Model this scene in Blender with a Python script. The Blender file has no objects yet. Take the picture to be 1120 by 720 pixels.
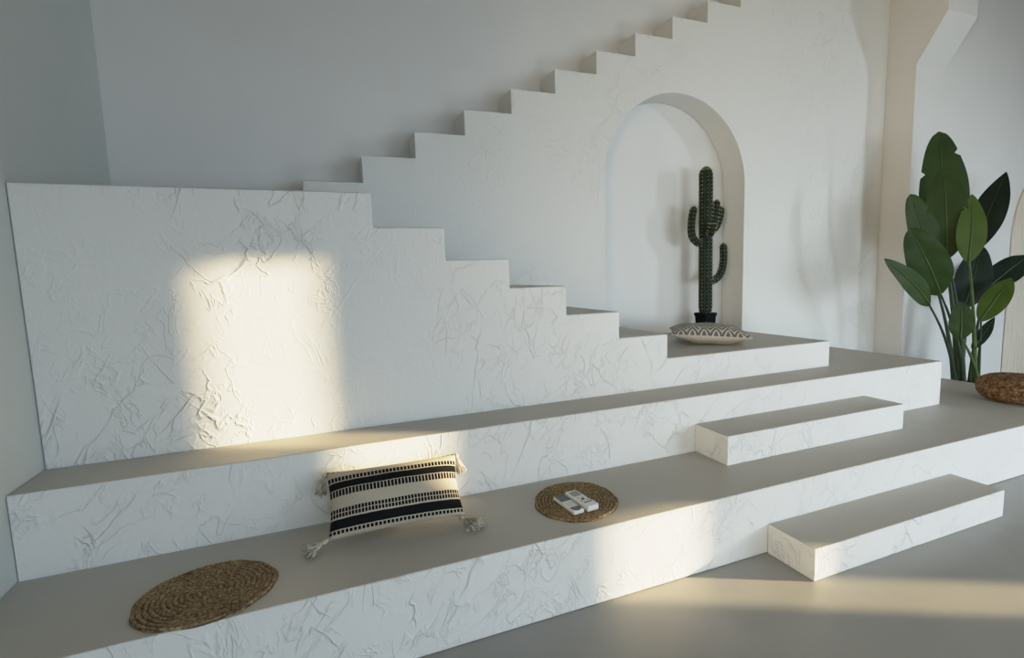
import bpy, bmesh, math, random
from mathutils import Vector, Matrix
random.seed(7)
PI = math.pi
col = bpy.context.scene.collection
sc = bpy.context.scene

# ------------------------------------------------------------------ helpers
def link(name, bm, m, parent=None, smooth=False, bevel=0.0, seg=2):
    bmesh.ops.recalc_face_normals(bm, faces=bm.faces[:])
    me = bpy.data.meshes.new(name)
    bm.to_mesh(me); bm.free()
    if smooth:
        for p in me.polygons: p.use_smooth = True
    o = bpy.data.objects.new(name, me); col.objects.link(o)
    for mm in (m if isinstance(m, (list, tuple)) else [m]): me.materials.append(mm)
    if parent is not None:
        o.parent = parent
        top = parent
        off = Vector(parent.location)
        while top.parent is not None:
            top = top.parent; off += Vector(top.location)
        o.location = -off            # meshes of fixed things are written in room coordinates
    if bevel:
        b = o.modifiers.new('edge', 'BEVEL'); b.width = bevel; b.segments = seg
        b.limit_method = 'ANGLE'; b.angle_limit = math.radians(40)
        b.harden_normals = True
    return o

def loc_part(name, bm, m, parent, smooth=False, bevel=0.0):
    o = link(name, bm, m, None, smooth, bevel); o.parent = parent; return o

def thing(name, label, cat, loc=(0, 0, 0), rz=0.0, group=None):
    o = bpy.data.objects.new(name, None); col.objects.link(o)
    o.empty_display_size = 0.05
    o.location = loc; o.rotation_euler = (0, 0, rz)
    o['label'] = label; o['category'] = cat
    if group: o['group'] = group
    return o

def tag(o, label, cat, group=None):
    o['label'] = label; o['category'] = cat
    if group: o['group'] = group
    return o

def struct(o): o['kind'] = 'structure'; return o

def box(bm, x0, x1, y0, y1, z0, z1):
    v = [bm.verts.new(p) for p in ((x0,y0,z0),(x1,y0,z0),(x1,y1,z0),(x0,y1,z0),(x0,y0,z1),(x1,y0,z1),(x1,y1,z1),(x0,y1,z1))]
    for f in ((0,3,2,1),(4,5,6,7),(0,1,5,4),(1,2,6,5),(2,3,7,6),(3,0,4,7)): bm.faces.new([v[i] for i in f])
    return v

def prism(bm, pts, axis, a, b):
    """polygon pts extruded along axis 'y' (pts are x,z) , 'z' (pts are x,y) or 'x' (pts are y,z)"""
    def P(p, t):
        return {'y': (p[0], t, p[1]), 'z': (p[0], p[1], t), 'x': (t, p[0], p[1])}[axis]
    A = [bm.verts.new(P(p, a)) for p in pts]; B = [bm.verts.new(P(p, b)) for p in pts]
    n = len(pts)
    bm.faces.new(A); bm.faces.new(B[::-1])
    for i in range(n): bm.faces.new((A[i], B[i], B[(i+1) % n], A[(i+1) % n]))

def tube(bm, pts, radii, n=10, cap=True, section=None):
    pts = [Vector(p) for p in pts]
    rings = []; prev = None
    for i, p in enumerate(pts):
        d = (pts[min(i+1, len(pts)-1)] - pts[max(i-1, 0)]).normalized()
        if prev is None:
            up = Vector((0,0,1)) if abs(d.z) < .9 else Vector((1,0,0))
            s = d.cross(up).normalized()
        else:
            s = (prev - d*prev.dot(d)).normalized()
        prev = s; t = d.cross(s)
        r = radii[i] if isinstance(radii, (list, tuple)) else radii
        ring = []
        for k in range(n):
            a = 2*PI*k/n
            rr = r*(section(k) if section else 1)
            ring.append(bm.verts.new(p + s*math.cos(a)*rr + t*math.sin(a)*rr))
        rings.append(ring)
    for i in range(len(rings)-1):
        for k in range(n):
            bm.faces.new((rings[i][k], rings[i][(k+1)%n], rings[i+1][(k+1)%n], rings[i+1][k]))
    if cap:
        bm.faces.new(rings[0][::-1]); bm.faces.new(rings[-1])
    return rings

def bez(p0, p1, p2, n):
    p0, p1, p2 = map(Vector, (p0, p1, p2))
    return [p0*(1-t)**2 + p1*2*t*(1-t) + p2*t*t for t in [i/(n-1) for i in range(n)]]

# ------------------------------------------------------------------ materials
def mat(name, rough=.6, color=(.8,.8,.8), spec=.5):
    m = bpy.data.materials.new(name); m.use_nodes = True
    nt = m.node_tree; b = nt.nodes['Principled BSDF']
    b.inputs['Base Color'].default_value = (*color, 1)
    b.inputs['Roughness'].default_value = rough
    b.inputs['Specular IOR Level'].default_value = spec
    return m, nt, b

def N(nt, typ, **kw):
    n = nt.nodes.new(typ)
    for k, v in kw.items():
        if k in n.inputs.keys(): n.inputs[k].default_value = v
        else: setattr(n, k, v)
    return n

def math_node(nt, op, a, b=None, clamp=False):
    n = nt.nodes.new('ShaderNodeMath'); n.operation = op; n.use_clamp = clamp
    for i, v in enumerate((a, b)):
        if v is None: continue
        if isinstance(v, (int, float)): n.inputs[i].default_value = v
        else: nt.links.new(v, n.inputs[i])
    return n.outputs[0]

def ramp(nt, src, stops, interp='LINEAR'):
    r = nt.nodes.new('ShaderNodeValToRGB'); r.color_ramp.interpolation = interp
    e = r.color_ramp.elements
    while len(e) < len(stops): e.new(.5)
    for el, (p, c) in zip(e, stops):
        el.position = p; el.color = c if len(c) == 4 else (*c, 1)
    nt.links.new(src, r.inputs[0]); return r.outputs[0]

def plaster(name, color=(.80,.80,.79), amount=1.0, rough=.62):
    m, nt, b = mat(name, rough, color, .25)
    geo = N(nt, 'ShaderNodeNewGeometry')
    pos = geo.outputs['Position']
    def noise(scale, detail=2, dist=0.0, src=pos):
        n = N(nt, 'ShaderNodeTexNoise', Scale=scale, Detail=detail, Distortion=dist)
        nt.links.new(src, n.inputs['Vector']); return n
    # trowel ridges: broken diagonal strokes left by the trowel's edge
    def ridges(scale, dist, width, mscale, lo, hi, off, rot, stretch):
        mp = N(nt, 'ShaderNodeMapping'); mp.vector_type = 'TEXTURE'
        mp.inputs['Location'].default_value = off
        mp.inputs['Rotation'].default_value = (.15, rot, .2)
        mp.inputs['Scale'].default_value = (1, 1, stretch)
        nt.links.new(pos, mp.inputs['Vector'])
        n = noise(scale, 4, dist, mp.outputs[0])
        d = math_node(nt, 'SUBTRACT', n.outputs['Fac'], .5)
        a = math_node(nt, 'ABSOLUTE', d)
        line = math_node(nt, 'SUBTRACT', 1, math_node(nt, 'DIVIDE', a, width), True)
        line = math_node(nt, 'POWER', line, 1.5)
        k = noise(mscale, 2, .3, mp.outputs[0])
        mr = N(nt, 'ShaderNodeMapRange'); mr.inputs[1].default_value = lo; mr.inputs[2].default_value = hi
        nt.links.new(k.outputs['Fac'], mr.inputs[0])
        return math_node(nt, 'MULTIPLY', line, mr.outputs[0])
    r1 = ridges(3.0, .5, .016, 5.5, .48, .60, (3.1, 1.7, .4), .6, 2.2)
    r2 = ridges(5.5, .6, .022, 6.5, .47, .60, (8.3, 4.2, 2.9), -.45, 2.0)
    r3 = ridges(10., .5, .034, 7.0, .48, .62, (1.3, 9.2, 6.1), .9, 2.4)
    r4 = ridges(8., .8, .030, 6.0, .48, .62, (5.3, 2.2, 7.7), .25, 1.6)
    big = noise(2.6, 5, .5)
    fine = noise(30, 4, .2)
    zone = noise(.9, 1)
    zr = N(nt, 'ShaderNodeMapRange'); zr.inputs[1].default_value = .36; zr.inputs[2].default_value = .54; zr.inputs[3].default_value = .22
    nt.links.new(zone.outputs['Fac'], zr.inputs[0])
    r1, r2, r3, r4 = [math_node(nt, 'MULTIPLY', r, zr.outputs[0]) for r in (r1, r2, r3, r4)]
    h = math_node(nt, 'ADD', math_node(nt, 'MULTIPLY', r1, .9), math_node(nt, 'MULTIPLY', r2, .8))
    h = math_node(nt, 'ADD', h, math_node(nt, 'MULTIPLY', r3, .55))
    h = math_node(nt, 'ADD', h, math_node(nt, 'MULTIPLY', r4, .6))
    h = math_node(nt, 'ADD', h, math_node(nt, 'MULTIPLY', big.outputs['Fac'], .9))
    h = math_node(nt, 'ADD', h, math_node(nt, 'MULTIPLY', fine.outputs['Fac'], .16))
    bp = N(nt, 'ShaderNodeBump', Strength=.68*amount, Distance=.011)
    nt.links.new(h, bp.inputs['Height']); nt.links.new(bp.outputs[0], b.inputs['Normal'])
    return m

def smooth_paint(name, color, rough=.55, bump=.05, spec=.3):
    m, nt, b = mat(name, rough, color, spec)
    geo = N(nt, 'ShaderNodeNewGeometry')
    n = N(nt, 'ShaderNodeTexNoise', Scale=3.0, Detail=4)
    nt.links.new(geo.outputs['Position'], n.inputs['Vector'])
    c2 = tuple(c*.975 for c in color)
    nt.links.new(ramp(nt, n.outputs['Fac'], [(.3, c2), (.7, color)]), b.inputs['Base Color'])
    n2 = N(nt, 'ShaderNodeTexNoise', Scale=40.0, Detail=3)
    nt.links.new(geo.outputs['Position'], n2.inputs['Vector'])
    bp = N(nt, 'ShaderNodeBump', Strength=bump, Distance=.004)
    nt.links.new(n2.outputs['Fac'], bp.inputs['Height']); nt.links.new(bp.outputs[0], b.inputs['Normal'])
    return m

def microcement(name, c1, c2, rough=.38, spec=.45, bump=.03):
    m, nt, b = mat(name, rough, c1, spec)
    geo = N(nt, 'ShaderNodeNewGeometry')
    n = N(nt, 'ShaderNodeTexNoise', Scale=1.6, Detail=6, Distortion=.8)
    nt.links.new(geo.outputs['Position'], n.inputs['Vector'])
    nt.links.new(ramp(nt, n.outputs['Fac'], [(.3, c1), (.72, c2)]), b.inputs['Base Color'])
    n2 = N(nt, 'ShaderNodeTexNoise', Scale=9.0, Detail=5)
    nt.links.new(geo.outputs['Position'], n2.inputs['Vector'])
    nt.links.new(ramp(nt, n2.outputs['Fac'], [(.3, (rough-.03,)*3), (.7, (rough+.05,)*3)]), b.inputs['Roughness'])
    bp = N(nt, 'ShaderNodeBump', Strength=bump, Distance=.003)
    nt.links.new(n2.outputs['Fac'], bp.inputs['Height']); nt.links.new(bp.outputs[0], b.inputs['Normal'])
    return m

def fibre(name, dark, mid, light, scale=60, rough=.8, bump=.4):
    m, nt, b = mat(name, rough, mid, .15)
    tc = N(nt, 'ShaderNodeTexCoord')
    n = N(nt, 'ShaderNodeTexNoise', Scale=scale, Detail=3, Distortion=.4)
    nt.links.new(tc.outputs['Object'], n.inputs['Vector'])
    nt.links.new(ramp(nt, n.outputs['Fac'], [(.32, dark), (.5, mid), (.68, light)]), b.inputs['Base Color'])
    bp = N(nt, 'ShaderNodeBump', Strength=bump, Distance=.004)
    nt.links.new(n.outputs['Fac'], bp.inputs['Height']); nt.links.new(bp.outputs[0], b.inputs['Normal'])
    return m

def plain(name, color, rough=.5, spec=.5, scale=30, var=.12):
    m, nt, b = mat(name, rough, color, spec)
    tc = N(nt, 'ShaderNodeTexCoord')
    n = N(nt, 'ShaderNodeTexNoise', Scale=scale, Detail=2)
    nt.links.new(tc.outputs['Object'], n.inputs['Vector'])
    nt.links.new(ramp(nt, n.outputs['Fac'], [(.3, tuple(c*(1-var) for c in color)), (.7, tuple(min(1, c*(1+var)) for c in color))]), b.inputs['Base Color'])
    return m

M = {}
M['plaster'] = plaster('white_trowelled_plaster', (.80,.80,.785), 1.0)
M['plaster_soft'] = plaster('white_trowelled_plaster_wall', (.78,.78,.76), .85)
M['paint'] = smooth_paint('white_wall_paint', (.78,.78,.77))
M['paint_dimmed'] = smooth_paint('dimmed_wall_paint', (.57,.61,.60))  # grey tint carries the left wall's dimmer light in its colour
M['tread'] = microcement('beige_grey_microcement', (.43,.415,.375), (.47,.455,.415), .45)
M['floor'] = microcement('grey_microcement_floor', (.29,.29,.275), (.35,.345,.325), .33)
M['ceiling'] = smooth_paint('ceiling_paint', (.40,.35,.28))
M['jute'] = fibre('jute_braid', (.085,.05,.026), (.25,.16,.088), (.42,.29,.17), 75)
M['pouf'] = fibre('water_hyacinth_weave', (.040,.022,.010), (.19,.105,.050), (.35,.21,.105), 42, .55)
M['cream'] = fibre('cream_cotton', (.42,.38,.31), (.56,.51,.43), (.66,.61,.52), 160, .9, .25)
M['tassel'] = fibre('tassel_yarn', (.30,.28,.22), (.50,.46,.38), (.62,.58,.48), 60, .9)
M['black_plastic'] = plain('black_plastic', (.006,.006,.006), .8, .12)
M['white_plastic'] = plain('white_plastic', (.80,.80,.78), .35, var=.03)
M['dark_screen'] = plain('dark_display', (.06,.065,.07), .2, var=.1)
M['lcd'] = plain('grey_lcd', (.23,.26,.25), .2, var=.1)
M['button'] = plain('grey_button', (.42,.44,.44), .5, var=.05)
M['soil'] = plain('dark_soil', (.03,.022,.015), .9, var=.3)
M['shade_slab'] = smooth_paint('taupe_shade_slab', (.22,.19,.15))  # dark colour of the added slab that shades the right rear wall
M['frame'] = plain('window_frame_paint', (.7,.7,.68), .4, var=.03)
M['flute'] = smooth_paint('beige_fluted_panel', (.70,.655,.57), .6)
M['spine'] = plain('cactus_spine', (.58,.55,.36), .6)

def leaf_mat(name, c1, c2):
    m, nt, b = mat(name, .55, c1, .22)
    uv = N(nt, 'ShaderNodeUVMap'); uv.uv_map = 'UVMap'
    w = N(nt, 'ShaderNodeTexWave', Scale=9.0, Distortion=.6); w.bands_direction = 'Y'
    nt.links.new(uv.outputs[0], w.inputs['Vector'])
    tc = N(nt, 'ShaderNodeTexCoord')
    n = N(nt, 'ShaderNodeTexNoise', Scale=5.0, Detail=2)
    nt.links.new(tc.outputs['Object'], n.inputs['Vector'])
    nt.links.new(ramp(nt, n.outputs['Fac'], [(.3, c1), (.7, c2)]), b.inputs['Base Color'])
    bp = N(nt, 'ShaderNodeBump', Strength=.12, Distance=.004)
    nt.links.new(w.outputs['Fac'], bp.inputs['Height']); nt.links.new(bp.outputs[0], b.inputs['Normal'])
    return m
M['leaf'] = leaf_mat('leaf_green', (.021,.046,.010), (.034,.064,.013))
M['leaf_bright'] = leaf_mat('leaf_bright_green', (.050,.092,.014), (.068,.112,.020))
M['leaf_back_shaded'] = leaf_mat('leaf_back_shaded_green', (.008,.017,.011), (.013,.026,.014))  # for leaf backs and leaves in shade, the shade is in the colour
M['midrib'] = plain('midrib_green', (.055,.095,.026), .5)
M['petiole'] = plain('petiole_green', (.025,.050,.020), .5, scale=8)
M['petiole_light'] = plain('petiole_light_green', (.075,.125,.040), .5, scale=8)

def cactus_mat():
    m, nt, b = mat('cactus_skin', .6, (.02,.04,.015), .3)
    tc = N(nt, 'ShaderNodeTexCoord')
    n = N(nt, 'ShaderNodeTexNoise', Scale=14.0, Detail=3)
    nt.links.new(tc.outputs['Object'], n.inputs['Vector'])
    nt.links.new(ramp(nt, n.outputs['Fac'], [(.3, (.006,.013,.006)), (.6, (.013,.027,.010)), (.8, (.035,.055,.018))]), b.inputs['Base Color'])
    return m
M['cactus'] = cactus_mat()
M['cactus_tip'] = plain('cactus_growing_tip', (.085,.105,.03), .7, var=.3)

# ------------------------------------------------------------------ measured plan of the room (metres)
H1, H2, H3 = .36, .7116, .9101
Y2, Y3, Y4, YB = .5733, .8616, 1.7375, 2.0
XA = [3.338, 2.96, 2.583, 2.216, 1.84, 1.462]          # ends of the lower flight's treads
ZA = [1.0755, 1.2478, 1.4271, 1.5967, 1.773, 1.9493]   # their heights, the last is the landing
XP3, XP2, XP1 = 4.892, 5.784, 6.8515
JL, JR = 3.404, 4.892
ZC = 5.3; XR = 13.2; YF = -5.0
XRET, YRET = 6.782, 1.468

# ------------------------------------------------------------------ room shell
bm = bmesh.new(); box(bm, -.2, XR+.2, YF-.2, YB+.2, -.2, 0); struct(link('floor', bm, M['floor']))
bm = bmesh.new(); box(bm, -.2, XR+.2, YF-.2, YB+.2, ZC, ZC+.2); struct(link('ceiling', bm, M['ceiling']))
bm = bmesh.new(); box(bm, -.2, 0, YF-.2, YB+.2, 0, ZC); struct(link('wall_left', bm, M['paint_dimmed']))
bm = bmesh.new(); box(bm, 0, XR+.2, YB, YB+.2, 0, ZC); struct(link('wall_back', bm, M['paint']))
# wall standing forward of the back wall at the right
bm = bmesh.new(); box(bm, XRET, XR, YRET, YB, 0, ZC); struct(link('wall_rear_right', bm, M['paint']))
# haunched beam end under the ceiling, flush with the return of that wall
bm = bmesh.new()
prism(bm, [(YRET, 3.44), (1.225, 3.83), (1.225, ZC), (YRET, ZC)], 'x', XRET, 7.23)
struct(link('trim_1', bm, M['paint']))
# unseen slab, added to darken the top of the right rear wall
bm = bmesh.new(); box(bm, 7.235, XR, -2.1, YRET-.002, 4.40, 4.6); struct(link('ceiling', bm, M['shade_slab']))

def wall_with_holes(bm, axis, a, b, u0, u1, z0, z1, holes):
    """slab between a and b on axis, spanning u and z, with rectangular holes (u0,u1,z0,z1)"""
    us = sorted({u0, u1, *[h[0] for h in holes], *[h[1] for h in holes]})
    zs = sorted({z0, z1, *[h[2] for h in holes], *[h[3] for h in holes]})
    for i in range(len(us)-1):
        for j in range(len(zs)-1):
            cu, cz = (us[i]+us[i+1])/2, (zs[j]+zs[j+1])/2
            if any(h[0] < cu < h[1] and h[2] < cz < h[3] for h in holes): continue
            if axis == 'x': box(bm, a, b, us[i], us[i+1], zs[j], zs[j+1])
            else: box(bm, us[i], us[i+1], a, b, zs[j], zs[j+1])

SL = 1.965                                  # sun azimuth: metres along x per metre along y
RISE = .297                                 # sun elevation: metres of z per metre of x
def xu(u): return u - YF*SL                 # where the sun track through floor abscissa u crosses the front wall
def zw(z0): return z0 - YF*SL*RISE
sun_slots = [(xu(2.35), xu(2.97), zw(-.75), zw(.42)), (xu(2.35), xu(2.97), zw(.69), zw(2.13))]
bm = bmesh.new(); box(bm, XR, XR+.2, YF, YRET+.7, 0, ZC); struct(link('wall_right', bm, M['paint']))
FW = [(.5, 4.2, .2, 2.3), (5.0, 9.4, .2, 2.0)]
bm = bmesh.new(); wall_with_holes(bm, 'y', YF-.06, YF, 0, XR+.2, 0, ZC, FW + sun_slots); struct(link('wall_front', bm, M['paint']))
for i, (x0, x1, z0, z1) in enumerate(FW):
    bm = bmesh.new(); t = .06
    box(bm, x0, x0+t, YF-.05, YF-.01, z0, z1); box(bm, x1-t, x1, YF-.05, YF-.01, z0, z1)
    box(bm, x0+t, x1-t, YF-.05, YF-.01, z0, z0+t); box(bm, x0+t, x1-t, YF-.05, YF-.01, z1-t, z1)
    xm = (x0+x1)/2; box(bm, xm-.03, xm+.03, YF-.05, YF-.01, z0+t, z1-t)
    struct(link('window_%d' % (i+1), bm, M['frame']))

# ------------------------------------------------------------------ steps and platforms
def tread(parent, pts, z, name='tread_surface'):
    bm = bmesh.new(); prism(bm, pts, 'z', z-.001, z+.0015); return link(name, bm, M['tread'], parent)

E = .006
GP = .002                                   # hairline joint where built-in blocks meet
t = thing('platform', 'lowest wide white plaster platform, the one carrying both round jute mats', 'platform', (3.4, 0, 0))
bm = bmesh.new(); prism(bm, [(GP,0),(XP1,0),(XP1,YRET-GP),(XP2+GP,YRET-GP),(XP2+GP,Y2-GP),(GP,Y2-GP)], 'z', GP, H1)
link('plinth', bm, M['plaster'], t, bevel=E)
tread(t, [(GP,E),(XP1-E,E),(XP1-E,YRET-GP),(XP2+GP,YRET-GP),(XP2+GP,Y2-GP),(GP,Y2-GP)], H1)

t = thing('platform', 'second white plaster platform, narrow ledge running at the foot of the stepped wall', 'platform', (2.9, Y2, 0))
bm = bmesh.new(); prism(bm, [(GP,Y2),(XP2,Y2),(XP2,Y4-GP),(XP3+GP,Y4-GP),(XP3+GP,Y3-GP),(GP,Y3-GP)], 'z', GP, H2)
link('plinth', bm, M['plaster'], t, bevel=E)
tread(t, [(GP,Y2+E),(XP2-E,Y2+E),(XP2-E,Y4-GP),(XP3+GP,Y4-GP),(XP3+GP,Y3-GP),(GP,Y3-GP)], H2)

t = thing('step_block', 'white plaster box step standing on the lowest platform, the upper of two', 'step', (4.1, .43, H1))
bm = bmesh.new(); box(bm, 3.3173, 4.8749, .3032, Y2-GP, H1+.0025, .5372); link('plinth', bm, M['plaster'], t, bevel=.004)
tread(t, [(3.3173+.004,.3072),(4.8709,.3072),(4.8709,Y2-GP),(3.3213,Y2-GP)], .5372)
t = thing('step_block', 'white plaster box step standing on the grey floor in front, partly sunlit', 'step', (4.07, -.13, 0))
bm = bmesh.new(); box(bm, 3.295, 4.8442, -.2678, -GP, .001, .1604); link('plinth', bm, M['plaster'], t, bevel=.004)
tread(t, [(3.299,-.2638),(4.8402,-.2638),(4.8402,-GP),(3.299,-GP)], .1604)

t = thing('staircase', 'lower stair flight stepping down to the right, big white plaster side wall with sun patch', 'stairs', (2.4, Y3, 0))
pts = [(GP,GP),(XP3,GP),(XP3,H3)]
z = H3
for x, zz in zip(XA, ZA):
    pts += [(x, z), (x, zz)]; z = zz
pts += [(GP, z)]
bm = bmesh.new(); prism(bm, pts, 'y', Y3, Y4-GP); link('stepped_wall', bm, M['plaster'], t, bevel=.008, seg=3)
bm = bmesh.new(); box(bm, GP, XA[5]-GP, Y4-GP, YB-GP, GP, ZA[5]); link('landing', bm, M['plaster'], t)
bm = bmesh.new(); box(bm, JL+GP, JR-GP, Y4-GP, YB-GP, GP, H3); link('niche_floor', bm, M['plaster'], t)
tread(t, [(XA[0],Y3+E),(XP3-E,Y3+E),(XP3-E,Y4-GP),(JR-2*GP,Y4-GP),(JR-2*GP,YB-GP),(JL+GP,YB-GP),(JL+GP,Y4-GP),(XA[0],Y4-GP)], H3)
for i in range(5):
    tread(t, [(XA[i+1],Y3+.008),(XA[i]-.008,Y3+.008),(XA[i]-.008,Y4-GP),(XA[i+1],Y4-GP)], ZA[i])
tread(t, [(GP,Y3+.008),(XA[5]-.008,Y3+.008),(XA[5]-.008,YB-GP),(GP,YB-GP)], ZA[5])

t = thing('staircase', 'upper stair flight climbing to the right above an arched niche in white plaster', 'stairs', (4.1, Y4, 0))
Q0, DQ, S0, DS = 2.1633, .1818, 1.4953, .368
spring, rx, rz = 2.27, (JR-JL)/2, .735
pts = [(XA[5], GP), (JL, GP), (JL, spring)]
cx = (JL+JR)/2
for k in range(1, 40):
    a = PI - PI*k/40
    pts.append((cx + rx*math.cos(a), spring + rz*math.sin(a)))
pts += [(JR, spring), (JR, GP), (XRET-GP, GP), (XRET-GP, ZC-GP)]
n = 12
pts.append((S0+n*DS, ZC-GP))
for k in range(n, 0, -1):
    zt = min(Q0 + k*DQ, ZC)
    pts += [(S0+k*DS, Q0+k*DQ), (S0+(k-1)*DS, Q0+k*DQ)]
pts += [(S0, Q0), (1.114, Q0), (1.114, ZA[5]+.004), (XA[5], ZA[5]+.004)]
bm = bmesh.new(); prism(bm, pts, 'y', Y4, YB-GP); link('stair_wall', bm, M['plaster_soft'], t, bevel=.006)

# fluted arched panel on the far wall
bm = bmesh.new()
x0, x1, zs = 8.62, 10.52, 1.76
R_ = (x1-x0)/2; nfl = 38; w = (x1-x0)/nfl
for k in range(nfl):
    xa = x0 + k*w
    for s in range(6):
        a0, a1 = PI*s/6, PI*(s+1)/6
        xs = [xa + w/2 - w/2*math.cos(a) for a in (a0, a1)]
        ys = [YRET - .006 - .016*math.sin(a) for a in (a0, a1)]
        zt = [zs + math.sqrt(max(0, R_*R_ - (x-(x0+x1)/2)**2)) for x in xs]
        v = [bm.verts.new(p) for p in ((xs[0],ys[0],.001),(xs[1],ys[1],.001),(xs[1],ys[1],zt[1]),(xs[0],ys[0],zt[0]),
                                      (xs[0],YRET-.002,.001),(xs[1],YRET-.002,.001),(xs[1],YRET-.002,zt[1]),(xs[0],YRET-.002,zt[0]))]
        for f in ((0,1,2,3),(3,2,6,7),(5,4,7,6)): bm.faces.new([v[i] for i in f])
bmesh.ops.remove_doubles(bm, verts=bm.verts[:], dist=1e-5)
o = link('fluted_panel', bm, M['flute'], None)
tag(o, 'beige arched wall panel with fine vertical flutes behind the pouf', 'wall panel')

# ------------------------------------------------------------------ jute mats
def jute_mat_material(rx, ry, turns):
    m, nt, b = mat('jute_braid', .85, (.2,.14,.08), .12)
    tc = N(nt, 'ShaderNodeTexCoord')
    mp = N(nt, 'ShaderNodeMapping'); mp.inputs['Scale'].default_value = (1/rx, 1/ry, 0)
    nt.links.new(tc.outputs['Object'], mp.inputs[0])
    ln = N(nt, 'ShaderNodeVectorMath'); ln.operation = 'LENGTH'; nt.links.new(mp.outputs[0], ln.inputs[0])
    q = math_node(nt, 'FRACT', math_node(nt, 'MULTIPLY', ln.outputs['Value'], turns))
    g = math_node(nt, 'ABSOLUTE', math_node(nt, 'SUBTRACT', q, .5))
    n = N(nt, 'ShaderNodeTexNoise', Scale=85.0, Detail=3, Distortion=.4)
    nt.links.new(tc.outputs['Object'], n.inputs['Vector'])
    c = ramp(nt, n.outputs['Fac'], [(.30, (.125,.084,.046)), (.5, (.28,.20,.118)), (.70, (.47,.355,.22))])
    k = ramp(nt, g, [(.30, (1,1,1)), (.5, (.42,.40,.38))])  # groove shade between the braid rows, put into the colour
    mx = N(nt, 'ShaderNodeMix'); mx.data_type = 'RGBA'; mx.blend_type = 'MULTIPLY'; mx.inputs[0].default_value = 1
    nt.links.new(c, mx.inputs[6]); nt.links.new(k, mx.inputs[7]); nt.links.new(mx.outputs[2], b.inputs['Base Color'])
    bp = N(nt, 'ShaderNodeBump', Strength=.4, Distance=.004)
    nt.links.new(n.outputs['Fac'], bp.inputs['Height']); nt.links.new(bp.outputs[0], b.inputs['Normal'])
    return m

def make_mat(name, label, cx, cy, rx, ry, z, turns=13, rot=0.0):
    bm = bmesh.new(); segs = 220; sub = 4
    rows = []
    nr = turns*sub
    for i in range(nr+1):
        f = i/nr
        ring = []
        for k in range(segs):
            a = 2*PI*k/segs
            row = int(min(f*turns, turns-.001)); q = f*turns - row
            bump = math.sin(PI*q) if i < nr else 0
            # braid strands: count grows with the row's circumference
            cnt = max(6, int((row+.5)*7))
            br = .5+.5*abs(math.sin(cnt*a/2 + (q-.5)*1.3 + row*1.7))
            h = .005 + .009*bump*br + random.uniform(-.0006, .0006)
            wob = 1 + .012*math.sin(5*a+1)*f + .008*math.sin(11*a)*f
            ring.append(bm.verts.new((rx*f*wob*math.cos(a), ry*f*wob*math.sin(a), h)) if i > 0 else None)
        rows.append(ring)
    c = bm.verts.new((0,0,.007))
    for k in range(segs): bm.faces.new((c, rows[1][k], rows[1][(k+1)%segs]))
    for i in range(1, nr):
        for k in range(segs):
            bm.faces.new((rows[i][k], rows[i+1][k], rows[i+1][(k+1)%segs], rows[i][(k+1)%segs]))
    base = [bm.verts.new((v.co.x, v.co.y, 0)) for v in rows[nr]]
    for k in range(segs): bm.faces.new((rows[nr][k], base[k], base[(k+1)%segs], rows[nr][(k+1)%segs]))
    bm.faces.new(base[::-1])
    o = link(name, bm, jute_mat_material(rx, ry, turns), None, smooth=True)
    o.location = (cx, cy, z); o.rotation_euler = (0, 0, rot)
    tag(o, label, 'mat')
    return o
ZT = H1 + .0015
make_mat('jute_mat', 'round braided jute mat lying empty near the left wall', .725, .185, .235, .195, ZT, 13)
make_mat('jute_mat', 'round braided jute mat with two remotes on it', 2.313, .276, .217, .205, ZT, 12, .6)

# ------------------------------------------------------------------ pillows
def pillow_mesh(L, Hh, T, nu=64, nv=44, pinch=.06, droop=None):
    bm = bmesh.new(); uvl = bm.loops.layers.uv.new('UVMap')
    def pt(u, v, s):
        pu = u*L/2*(1 - pinch*(1-v*v)*abs(u)**3); pv = v*Hh/2*(1 - pinch*1.2*(1-u*u)*abs(v)**3)
        th = T/2*((1-abs(u)**2.6)*(1-abs(v)**2.6))**.55
        th += .004*math.sin(9*u+3*v)*(1-u*u)*(1-v*v)
        return Vector((pu, pv, s*th))
    G = {}
    for s in (1, -1):
        for i in range(nu+1):
            for j in range(nv+1):
                edge = i in (0, nu) or j in (0, nv)
                if s == -1 and edge: G[(s,i,j)] = G[(1,i,j)]; continue
                G[(s,i,j)] = bm.verts.new(pt(-1+2*i/nu, -1+2*j/nv, s))
    for s in (1, -1):
        for i in range(nu):
            for j in range(nv):
                ids = [(i,j),(i+1,j),(i+1,j+1),(i,j+1)]
                f = bm.faces.new([G[(s,a,b)] for a,b in (ids if s == 1 else ids[::-1])])
                f.material_index = 0 if s == 1 else 1
                for lp, (a,b) in zip(f.loops, ids if s == 1 else ids[::-1]): lp[uvl].uv = (a/nu, b/nv)
    return bm

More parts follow.
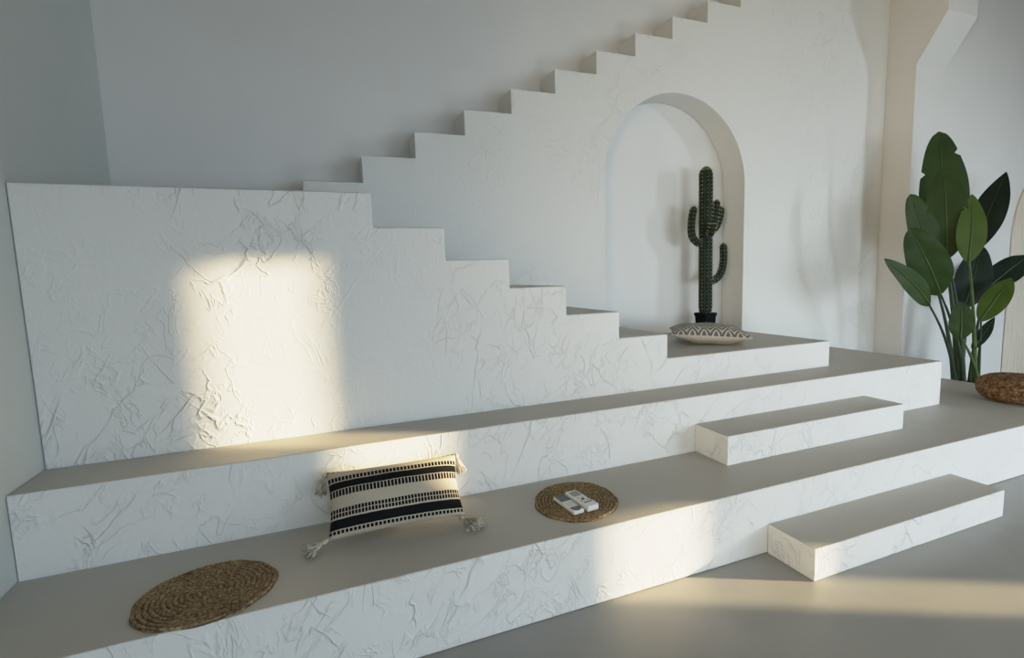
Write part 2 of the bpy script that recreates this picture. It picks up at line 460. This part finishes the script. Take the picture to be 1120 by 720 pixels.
def stripe_mat():
    m, nt, b = mat('striped_cotton', .9, (.7,.65,.56), .1)
    uv = N(nt, 'ShaderNodeUVMap'); uv.uv_map = 'UVMap'
    sp = N(nt, 'ShaderNodeSeparateXYZ'); nt.links.new(uv.outputs[0], sp.inputs[0])
    U, V = sp.outputs[0], sp.outputs[1]
    nz = N(nt, 'ShaderNodeTexNoise', Scale=14.0, Detail=2); nt.links.new(uv.outputs[0], nz.inputs['Vector'])
    Vd = math_node(nt, 'ADD', V, math_node(nt, 'MULTIPLY', math_node(nt, 'SUBTRACT', nz.outputs['Fac'], .5), .012))
    inv = math_node(nt, 'SUBTRACT', 1, Vd)         # 0 at the top edge
    def band(a, c):
        return math_node(nt, 'MULTIPLY', math_node(nt, 'GREATER_THAN', inv, a), math_node(nt, 'LESS_THAN', inv, c))
    def dashes(a, c, freq, duty, ph=0):
        s = math_node(nt, 'FRACT', math_node(nt, 'ADD', math_node(nt, 'MULTIPLY', U, freq), ph))
        return math_node(nt, 'MULTIPLY', band(a, c), math_node(nt, 'LESS_THAN', s, duty))
    parts = [dashes(.13, .20, 37, .74), band(.215, .325), dashes(.335, .43, 39, .72),
             dashes(.61, .665, 42, .74), dashes(.675, .73, 42, .74), band(.755, .89), dashes(.905, .95, 34, .7), dashes(0, .025, 26, .7)]
    # the top dashes only near the corners
    corner = math_node(nt, 'GREATER_THAN', math_node(nt, 'ABSOLUTE', math_node(nt, 'SUBTRACT', U, .5)), .36)
    parts[-1] = math_node(nt, 'MULTIPLY', parts[-1], corner)
    acc = parts[0]
    for p in parts[1:]: acc = math_node(nt, 'MAXIMUM', acc, p)
    wv = N(nt, 'ShaderNodeTexNoise', Scale=120.0, Detail=2); nt.links.new(uv.outputs[0], wv.inputs['Vector'])
    base = ramp(nt, wv.outputs['Fac'], [(.3, (.43,.375,.295)), (.7, (.60,.54,.445))])
    mx = N(nt, 'ShaderNodeMix'); mx.data_type = 'RGBA'
    nt.links.new(acc, mx.inputs[0]); nt.links.new(base, mx.inputs[6]); mx.inputs[7].default_value = (.010,.010,.011,1)
    nt.links.new(mx.outputs[2], b.inputs['Base Color'])
    wf = math_node(nt, 'ADD', math_node(nt, 'SINE', math_node(nt, 'MULTIPLY', U, 520)), math_node(nt, 'SINE', math_node(nt, 'MULTIPLY', V, 300)))
    h = math_node(nt, 'ADD', math_node(nt, 'MULTIPLY', wf, .12), math_node(nt, 'MULTIPLY', acc, .8))
    bp = N(nt, 'ShaderNodeBump', Strength=.35, Distance=.004)
    nt.links.new(h, bp.inputs['Height']); nt.links.new(bp.outputs[0], b.inputs['Normal'])
    return m

t = thing('throw_pillow', 'cream lumbar pillow with black woven stripes and corner tassels leaning on the platform riser', 'pillow', (1.45, .36, ZT))
PL, PH, PT = .60, .295, .175
bm = pillow_mesh(PL, PH, PT, pinch=.05)
# stand it up: long axis u, height axis v leaning back on the riser
uax = Vector((1, -.035, 0)).normalized()
lean = math.radians(53)
back = Vector((0, 1, 0)); vax = (back*math.cos(lean) + Vector((0,0,1))*math.sin(lean)); vax = (vax - uax*vax.dot(uax)).normalized()
wax = uax.cross(vax)
cen = Vector((1.452, .405, ZT+.150))
Mt = Matrix((( uax.x, vax.x, wax.x, cen.x), (uax.y, vax.y, wax.y, cen.y), (uax.z, vax.z, wax.z, cen.z), (0,0,0,1)))
bmesh.ops.transform(bm, matrix=Mt, verts=bm.verts[:])
link('cover', bm, [stripe_mat(), M['cream']], t, smooth=True)
def tassel(parent, p, d, length=.085, spread=.5, n=80):
    bm = bmesh.new(); p = Vector(p); d = Vector(d).normalized()
    s = d.orthogonal().normalized(); u = d.cross(s)
    tube(bm, [p - d*.006, p + d*.006, p + d*.018, p + d*.024], [.004, .012, .012, .006], 8)
    for k in range(n):
        a = random.uniform(0, 2*PI); r = random.uniform(0, 1)**.5
        dd = (d + (s*math.cos(a) + u*math.sin(a))*r*spread*.55).normalized()
        L = length*random.uniform(.75, 1.05)
        q0 = p + d*.018; q1 = q0 + dd*L*.5; q2 = q0 + dd*L + Vector((0,0,-.012*random.random()))
        for q in (q1, q2): q.z = max(q.z, ZT + .004 + .006*random.random())
        q1.y = min(q1.y, Y2-.008); q2.y = min(q2.y, Y2-.008)
        tube(bm, bez(q0, q1 + Vector((random.uniform(-.006,.006),)*3), q2, 5), .0028, 4)
    return link('tassel', bm, M['tassel'], parent, smooth=True)
def corner(u, v): return Mt @ Vector((u*PL/2, v*PH/2, 0))
tassel(t, corner(-1, 1) + Vector((-.002,0,-.002)), (-.30, -.10, -1), .080, .75)
tassel(t, corner(1, 1) + Vector((.002,0,-.002)), (.30, -.02, -1), .080, .7)
tassel(t, corner(-1, -1) + Vector((-.004,0,.006)), (-1, -.40, -.22), .085, 1.1)
tassel(t, corner(1, -1) + Vector((-.030,-.016,.006)), (.32, -.35, -.25), .10, 1.6)

def cowrie_mat():
    m, nt, b = mat('patterned_cushion_cotton', .85, (.6,.58,.52), .15)
    uv = N(nt, 'ShaderNodeUVMap'); uv.uv_map = 'UVMap'
    mp = N(nt, 'ShaderNodeMapping'); mp.inputs['Scale'].default_value = (7, 3.6, 1); nt.links.new(uv.outputs[0], mp.inputs[0])
    sp = N(nt, 'ShaderNodeSeparateXYZ'); nt.links.new(mp.outputs[0], sp.inputs[0])
    # zig-zag: stripes whose phase follows a triangle wave
    tri = math_node(nt, 'PINGPONG', sp.outputs[0], .5)
    z = math_node(nt, 'FRACT', math_node(nt, 'MULTIPLY', math_node(nt, 'ADD', sp.outputs[1], math_node(nt, 'MULTIPLY', tri, 1.2)), 2.4))
    line = math_node(nt, 'GREATER_THAN', z, .58)
    vo = N(nt, 'ShaderNodeTexVoronoi', Scale=2.2); nt.links.new(mp.outputs[0], vo.inputs['Vector'])
    dots = math_node(nt, 'LESS_THAN', vo.outputs['Distance'], .20)
    acc = math_node(nt, 'MAXIMUM', line, dots)
    mx = N(nt, 'ShaderNodeMix'); mx.data_type = 'RGBA'
    nt.links.new(acc, mx.inputs[0]); mx.inputs[6].default_value = (.15,.15,.14,1); mx.inputs[7].default_value = (.58,.55,.49,1)
    nt.links.new(mx.outputs[2], b.inputs['Base Color'])
    return m
t = thing('floor_cushion', 'flat cushion with grey zigzag pattern lying in front of the potted cactus', 'cushion', (4.08, 1.30, H3+.0015))
bm = pillow_mesh(.60, .46, .150, pinch=.08)
ang = math.radians(-38)
Mc = Matrix.Translation((4.075, 1.295, H3+.0015+.082)) @ Matrix.Rotation(ang, 4, 'Z') @ Matrix.Rotation(math.radians(2.5), 4, 'Y')
bmesh.ops.transform(bm, matrix=Mc, verts=bm.verts[:])
lo = min(v.co.z for v in bm.verts)
for v in bm.verts:
    v.co.z += H3+.0017-lo
    if v.co.z < H3+.02: v.co.z = H3+.0017 + (v.co.z-(H3+.0017))*.5
link('cover', bm, [cowrie_mat(), M['cream']], t, smooth=True)

# ------------------------------------------------------------------ remotes
def remote(label, x, y, rz, L, W, Tk, kind):
    t = thing('remote_control', label, 'remote control', (x, y, ZT+.0135), rz)
    bm = bmesh.new(); box(bm, -W/2, W/2, -L/2, L/2, 0, Tk)
    loc_part('body', bm, M['white_plastic'], t, bevel=.006)
    zt = Tk
    bm = bmesh.new()
    if kind == 'slim':
        box(bm, -W*.44, W*.44, L*.08, L*.47, zt-.002, zt+.0008); loc_part('screen', bm, M['dark_screen'], t)
        bm = bmesh.new()
        prism(bm, [(-W*.42, -L*.28), (-W*.42, -L*.36)] + [(W*.42*math.cos(a), -L*.36+L*.12*math.sin(a)) for a in [PI+PI*k/10 for k in range(11)]] + [(W*.42, -L*.28)], 'z', zt-.002, zt+.0008)
        loc_part('base_panel', bm, M['dark_screen'], t)
        for r in range(3):
            for c in range(3):
                bm = bmesh.new(); xx, yy = (c-1)*W*.26, -L*.02-r*L*.095
                tube(bm, [(xx,yy,zt-.001),(xx,yy,zt+.0018)], [.0048,.0042], 10); loc_part('button', bm, M['button'], t)
    else:
        box(bm, -W*.36, W*.36, L*.14, L*.40, zt-.002, zt+.0008); loc_part('screen', bm, M['lcd'], t)
        for (xx, yy, rr) in ((-.2,.04,.006),(.2,.04,.006),(0,-.06,.009),(-.25,-.14,.005),(.25,-.14,.005)):
            bm = bmesh.new(); tube(bm, [(xx*W,yy*L,zt-.001),(xx*W,yy*L,zt+.002)], [rr,rr*.9], 12); loc_part('button', bm, M['button' if rr < .008 else 'dark_screen'], t)
        bm = bmesh.new(); box(bm, -W*.49, W*.49, -L*.5, -L*.22, zt-.001, zt+.0035); cv = loc_part('sliding_cover', bm, M['white_plastic'], t, bevel=.002)
        bm = bmesh.new(); box(bm, -W*.34, W*.34, -L*.30, -L*.25, zt+.003, zt+.0042)
        g = link('grip', bm, M['lcd']); g.parent = cv
    return t
remote('white remote with a dark upper panel, nearer the pillow of the two on the mat', 2.243, .222, .10, .190, .060, .020, 'slim')
remote('white air conditioner remote with grey screen, right of the other on the mat', 2.318, .226, .125, .195, .066, .025, 'lcd')

# ------------------------------------------------------------------ cactus
CX, CY = 4.510, 1.80
cz0 = H3 + .003
t = thing('potted_cactus', 'tall dark green columnar cactus with side arms in small black pot inside the niche', 'cactus', (CX, CY, cz0))
def sq_ring(bm, h, z, rr=.012):
    out = []
    for sx, sy, a0 in ((1,1,0),(-1,1,PI/2),(-1,-1,PI),(1,-1,3*PI/2)):
        for k in range(4):
            a = a0 + PI/2*k/3
            out.append(bm.verts.new((CX+sx*(h-rr)+rr*math.cos(a), CY+sy*(h-rr)+rr*math.sin(a), z)))
    return out
bm = bmesh.new()
rings = [sq_ring(bm, h, cz0+z) for h, z in ((.060,0),(.069,.16),(.074,.16),(.074,.188),(.067,.188),(.064,.17))]
for a, b in zip(rings, rings[1:]):
    for k in range(16): bm.faces.new((a[k], a[(k+1)%16], b[(k+1)%16], b[k]))
bm.faces.new(rings[0][::-1]); 
link('pot', bm, M['black_plastic'], t)
bm = bmesh.new(); r = sq_ring(bm, .0638, cz0+.172); bm.faces.new(r); link('soil', bm, M['soil'], t)
NR = 9
def ribsec(k): return 1 - .20*(.5-.5*math.cos(2*PI*k*NR/54))
def column(name, path, radius, parent=None, n=54):
    path = [Vector(p) for p in path]
    bm = bmesh.new()
    L = [0]
    for a, b in zip(path, path[1:]): L.append(L[-1]+(b-a).length)
    rad = []
    for l in L:
        e = L[-1]-l
        k = 1 if e > radius*1.3 else math.sqrt(max(.02, 1-(1-e/(radius*1.3))**2))
        b0 = 1 if l > radius else .75+.25*l/radius
        rad.append(radius*k*b0)
    rings = tube(bm, path, rad, n, True, ribsec)
    tipfaces = 0
    for f in bm.faces:
        pass
    o = link(name, bm, [M['cactus'], M['cactus_tip']], t, smooth=True)
    for p in o.data.polygons:
        if (Vector(p.center) - path[-1]).length < radius*1.0: p.material_index = 1
    # spines: clusters of short needles down each rib
    sb = bmesh.new()
    step = .034; l = .03
    while l < L[-1]:
        i = max(j for j in range(len(L)) if L[j] <= l); i = min(i, len(path)-2)
        f = (l-L[i])/max(1e-6, L[i+1]-L[i])
        p = path[i].lerp(path[i+1], f); d = (path[i+1]-path[i]).normalized()
        ring = rings and None
        s = d.orthogonal().normalized(); 
        if abs(d.z) > .7:
            s = Vector((1,0,0)); s = (s-d*s.dot(d)).normalized()
        u = d.cross(s)
        rr = rad[i]
        for k in range(NR):
            a = 2*PI*k/NR
            nrm = s*math.cos(a)+u*math.sin(a)
            for q in range(3):
                dd = (nrm + d*random.uniform(-.5,.6) + nrm.cross(d)*random.uniform(-.6,.6)).normalized()
                b0 = p + nrm*rr*.97; e = b0 + dd*random.uniform(.012,.023)
                w_ = dd.orthogonal().normalized()*.0021; w2 = dd.cross(w_)
                v = [sb.verts.new(b0+w_), sb.verts.new(b0-w_*.5+w2*.8), sb.verts.new(b0-w_*.5-w2*.8), sb.verts.new(e)]
                sb.faces.new((v[0],v[1],v[3])); sb.faces.new((v[1],v[2],v[3])); sb.faces.new((v[2],v[0],v[3]))
        l += step
    so = link('spines', sb, M['spine'], t); so['kind'] = 'stuff'
    so.parent = o; so.location = (0,0,0)
    return o
CT = cz0 + 1.515
column('trunk', [(CX - .012*(i/34), CY, cz0+.16 + (CT-cz0-.16)*(1-(1-i/34)**1.0)) for i in range(31)] + [(CX-.012, CY, CT-.1+.1*k) for k in (.2,.4,.6,.75,.87,.95,1.0)], .061)
def W(px, z): return (CX + px, CY, z)
column('arm', bez(W(-.05,1.735), W(-.185,1.75), W(-.172,1.90), 12) + bez(W(-.172,1.90), W(-.168,1.99), W(-.138,2.075), 9)[1:], .034)
column('arm', bez(W(.045,1.845), W(.150,1.875), W(.172,2.08), 18), .034)
column('arm', [Vector(p)+Vector((0,-.03,0)) for p in bez(W(.040,1.88), W(.078,1.97), W(.088,2.135), 16)], .033)
column('arm', bez(W(.045,1.385), W(.215,1.41), W(.205,1.62), 16) + bez(W(.205,1.62), W(.203,1.69), W(.202,1.745), 6)[1:], .034)
column('arm', [Vector(p) for p in bez((CX-.02,CY-.05,1.80), (CX-.028,CY-.11,1.82), (CX-.030,CY-.108,1.92), 10)], .030)

# ------------------------------------------------------------------ bird of paradise
PX, PY = 7.10, 1.04
t = thing('potted_plant', 'tall bird of paradise plant with broad green leaves behind the right platform end', 'plant', (PX, PY, 0))
bm = bmesh.new()
prof = [(.13,0),(.17,.26),(.18,.26),(.18,.29),(.165,.29),(.16,.25)]
n = 40; rings = [[bm.verts.new((PX+r*math.cos(2*PI*k/n), PY+r*math.sin(2*PI*k/n), z)) for k in range(n)] for r, z in prof]
for a, b in zip(rings, rings[1:]):
    for k in range(n): bm.faces.new((a[k], a[(k+1)%n], b[(k+1)%n], b[k]))
bm.faces.new(rings[0][::-1]); link('pot', bm, M['black_plastic'], t, smooth=False)
bm = bmesh.new(); bm.faces.new([bm.verts.new((PX+.16*math.cos(2*PI*k/n), PY+.16*math.sin(2*PI*k/n), .255)) for k in range(n)]); link('soil', bm, M['soil'], t)

def leaf(tip, base, width, mname, facing, foot, bow=.03, notches=(), thick=.012, roll=0.0, shape=1.0, petm='petiole'):
    tip, base, foot = Vector(tip), Vector(base), Vector(foot)
    d = (tip-base).normalized(); L = (tip-base).length
    nrm = Vector(facing); nrm = (nrm - d*nrm.dot(d)).normalized()
    side = d.cross(nrm)
    nu, nv = 36, 6
    bm = bmesh.new(); uvl = bm.loops.layers.uv.new('UVMap')
    def wid(tt):
        # broad paddle: rounded base, fullest below the middle, pointed tip
        if tt < .40: return max(.03, math.sin(PI/2*(.04+.96*tt/.40))**.62)
        g = 1; b_ = max(0.0, math.cos((tt-.40)/.60*PI/2))**(.72*shape)
        return max(.012, g*b_)
    G = []
    for i in range(nu+1):
        tt = i/nu
        c = base + d*L*tt + nrm*(bow*math.sin(PI*tt)*L - .04*L*tt*tt)
        row = []
        for j in range(-nv, nv+1):
            s = j/nv
            w = width/2*wid(tt)
            for (nt_, sd, dep) in notches:
                if s*sd > 0:
                    k = max(0, 1-abs(tt-nt_-.03*(1-abs(s)))/.018)
                    w *= 1 - dep*k
            fold = .16*abs(s)*w - .10*s*s*w
            row.append(bm.verts.new(c + side*s*w + nrm*(fold + .012*math.sin(tt*17+s*4)*abs(s)*width)))
        G.append(row)
    for i in range(nu):
        for j in range(2*nv):
            f = bm.faces.new((G[i][j], G[i][j+1], G[i+1][j+1], G[i+1][j]))
            for lp, (a, b) in zip(f.loops, ((i,j),(i,j+1),(i+1,j+1),(i+1,j))): lp[uvl].uv = (b/(2*nv), a/nu)
    lf = link('leaf', bm, M[mname], t, smooth=True)
    bm = bmesh.new()
    ps = [base + d*L*tt + nrm*(bow*math.sin(PI*tt)*L - .04*L*tt*tt + .003) for tt in [i/14*.9 for i in range(15)]]
    tube(bm, ps, [.007*(1-i/15)+.0015 for i in range(15)], 6)
    mr = link('midrib', bm, M['midrib' if mname != 'leaf_back_shaded' else 'petiole'], t, smooth=True)
    mr.parent = lf; mr.location = (0,0,0)
    bm = bmesh.new()
    mid = foot.lerp(base, .55); mid.z = max(mid.z, foot.z+.5*(base.z-foot.z)); mid += (Vector((foot.x, foot.y, mid.z))-mid)*.55
    pts = bez(foot, mid, base + d*.02, 18)
    tube(bm, pts, [thick*(2.0-1.25*min(1, i/15)) for i in range(18)], 8)
    link('petiole', bm, M[petm], t, smooth=True)
def F(dx, dy): return (PX+dx, PY+dy, .25)
CAM = Vector((-.72, -.68, .12))
def face(rot, up=0.0):
    v = Matrix.Rotation(math.radians(rot), 3, 'Z') @ CAM; v.z += up; return v
leaf((6.649,1.15,2.715),(6.80,1.15,1.60),.40,'leaf',face(8),F(-.05,.05),.02,((.80,1,.35),(.66,-1,.35)),.018, shape=.72)
leaf((6.453,1.0,2.33),(6.573,1.0,1.54),.31,'leaf',face(-6),F(-.10,-.02),.03,(),.013, shape=.68)
leaf((6.207,1.1,2.117),(6.60,1.1,1.30),.28,'leaf',face(14),F(-.13,.04),.03,((.78,1,.35),),.012, shape=.68)
leaf((5.961,.95,1.79),(6.412,.95,1.215),.32,'leaf',face(-2),F(-.12,-.04),.04,(),.012, shape=.70)
leaf((5.584,.90,1.54),(6.174,.90,1.13),.185,'leaf',face(6,.15),F(-.17,0),.05,(),.010)
leaf((6.60,.85,2.09),(6.60,.85,1.50),.22,'leaf_bright',face(4),F(0,-.06),.03,((.78,-1,.3),),.012, petm='petiole_light')
leaf((7.855,1.2,2.43),(7.36,1.2,1.60),.27,'leaf_back_shaded',face(-18),F(.05,.08),.04,(),.012, shape=1.2)
leaf((7.429,1.15,1.66),(7.177,1.15,1.046),.32,'leaf_back_shaded',face(10),F(.02,.06),.02,(),.012, shape=.8)
leaf((8.22,1.1,1.57),(7.391,1.1,1.203),.25,'leaf_back_shaded',face(-10,.3),F(.10,.03),.06,(),.011)
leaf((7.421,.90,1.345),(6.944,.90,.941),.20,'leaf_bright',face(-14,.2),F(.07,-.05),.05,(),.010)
leaf((7.301,.95,.961),(6.957,.95,.664),.10,'leaf_back_shaded',face(-10),F(.09,-.02),.04,(),.008, shape=1.2)
leaf((6.535,.85,1.14),(6.560,.85,.80),.19,'leaf',face(4),F(.0,-.10),.03,(),.010, petm='petiole_light', shape=.7)

# ------------------------------------------------------------------ pouf
t_x, t_y, pr, ph = 6.41, .36, .255, .205
bm = bmesh.new(); segs = 240; rows = 84
R = []
for i in range(rows+1):
    f = i/rows; a = -PI/2 + PI*f
    rr = pr*abs(math.cos(a))**.55; zz = ph/2 + ph/2*math.copysign(abs(math.sin(a))**.8, math.sin(a))
    if f > .5:
        dip = max(0, 1-rr/(pr*.6)); zz -= .022*dip
    ring = []
    for k in range(segs):
        th = 2*PI*k/segs
        band_i = int(f*17); q = f*17-band_i
        cnt = 44
        ph_ = cnt*th/2 + (PI/2 if band_i % 2 else 0) + (q-.5)*1.6
        d = .0095*math.sin(PI*q)*abs(math.sin(ph_))
        nx = math.cos(a)
        r2 = max(.002, rr + d*nx); z2 = zz + d*math.sin(a)*.8
        ring.append(bm.verts.new((r2*math.cos(th), r2*math.sin(th), max(0, z2))))
    R.append(ring)
for i in range(rows):
    for k in range(segs): bm.faces.new((R[i][k], R[i][(k+1)%segs], R[i+1][(k+1)%segs], R[i+1][k]))
bm.faces.new(R[0][::-1]); bm.faces.new(R[-1])
o = link('woven_pouf', bm, M['pouf'], None, smooth=True); o.location = (t_x, t_y, ZT)
tag(o, 'round brown woven pouf on the lowest platform at the right edge', 'pouf')

# ------------------------------------------------------------------ camera
rx_ = Vector((.934172, -.355449, -.031285)); uy_ = Vector((.067434, .089767, .993677)); fz_ = Vector((.350393, .930375, -.107827))
cam = bpy.data.cameras.new('camera'); co = bpy.data.objects.new('camera', cam); col.objects.link(co)
co.matrix_world = Matrix(((rx_.x, uy_.x, -fz_.x, 1.21249), (rx_.y, uy_.y, -fz_.y, -1.81462), (rx_.z, uy_.z, -fz_.z, 1.49720), (0,0,0,1)))
cam.sensor_width = 36; cam.sensor_fit = 'HORIZONTAL'; cam.lens = 533.766*36/1120; cam.clip_start = .05
sc.camera = co

# ------------------------------------------------------------------ light
def area(name, loc, target, sx, sy, power, color, spread=180):
    l = bpy.data.lights.new(name, 'AREA'); l.shape = 'RECTANGLE'; l.size = sx; l.size_y = sy; l.energy = power; l.color = color; l.spread = math.radians(spread)
    o = bpy.data.objects.new(name, l); col.objects.link(o); o.location = loc
    d = (Vector(target)-Vector(loc)).normalized(); o.rotation_euler = d.to_track_quat('-Z', 'Y').to_euler(); return o
sun = bpy.data.lights.new('sun', 'SUN'); so = bpy.data.objects.new('sun', sun); col.objects.link(so)
sd = Vector((-1, 1/SL, -RISE)); so.rotation_euler = sd.to_track_quat('-Z', 'Y').to_euler(); so.location = (12, -6, 6)
sun.energy = 11.5; sun.angle = math.radians(.55); sun.color = (1, .77, .45)
area('window_light_left', (2.35, YF+.03, 1.25), (2.0, 0, -.7), 3.6, 2.0, 32, (.66, .83, 1.0), 122)
area('window_light_right', (7.0, YF+.03, 1.1), (5.8, 0, -1.0), 4.2, 1.7, 102, (.77, .90, 1.0), 112)
area('side_window_light', (XR-.1, -4.4, 2.7), (4.5, 1.8, 1.2), .42, 1.0, 38, (.76, .90, 1.0), 80)
area('warm_bounce_fill', (.06, -1.9, 2.0), (7.0, .7, 2.5), 1.4, 1.8, 38, (1.0, .80, .52), 85)  # added fill, stands in for warm light bounced from the left
area('overhead_fill', (5.6, -1.2, ZC-.05), (5.6, -.6, 0), 2.4, 2.0, 24, (1.0, .90, .74))  # unseen fill added overhead to brighten treads and upper stairs

w = bpy.data.worlds.new('sky'); sc.world = w; w.use_nodes = True
bg = w.node_tree.nodes['Background']; bg.inputs[0].default_value = (.62, .78, 1, 1); bg.inputs[1].default_value = .25
sc.view_settings.view_transform = 'Standard'; sc.view_settings.look = 'None'
sc.view_settings.exposure = 0.0
sc.view_settings.use_curve_mapping = True
cm = sc.view_settings.curve_mapping
cm.white_level = (2.5, 2.5, 2.5)
cv = cm.curves[3]
cv.points[0].location = (0, 0); cv.points[1].location = (1, .98)
for p in ((.1, .25), (.2, .5), (.3, .70), (.42, .81), (.62, .89)): cv.points.new(*p)
cm.update()
sc.cycles.max_bounces = 8; sc.cycles.diffuse_bounces = 6
sc.cycles.use_denoising = True
sc.cycles.sample_clamp_indirect = 4
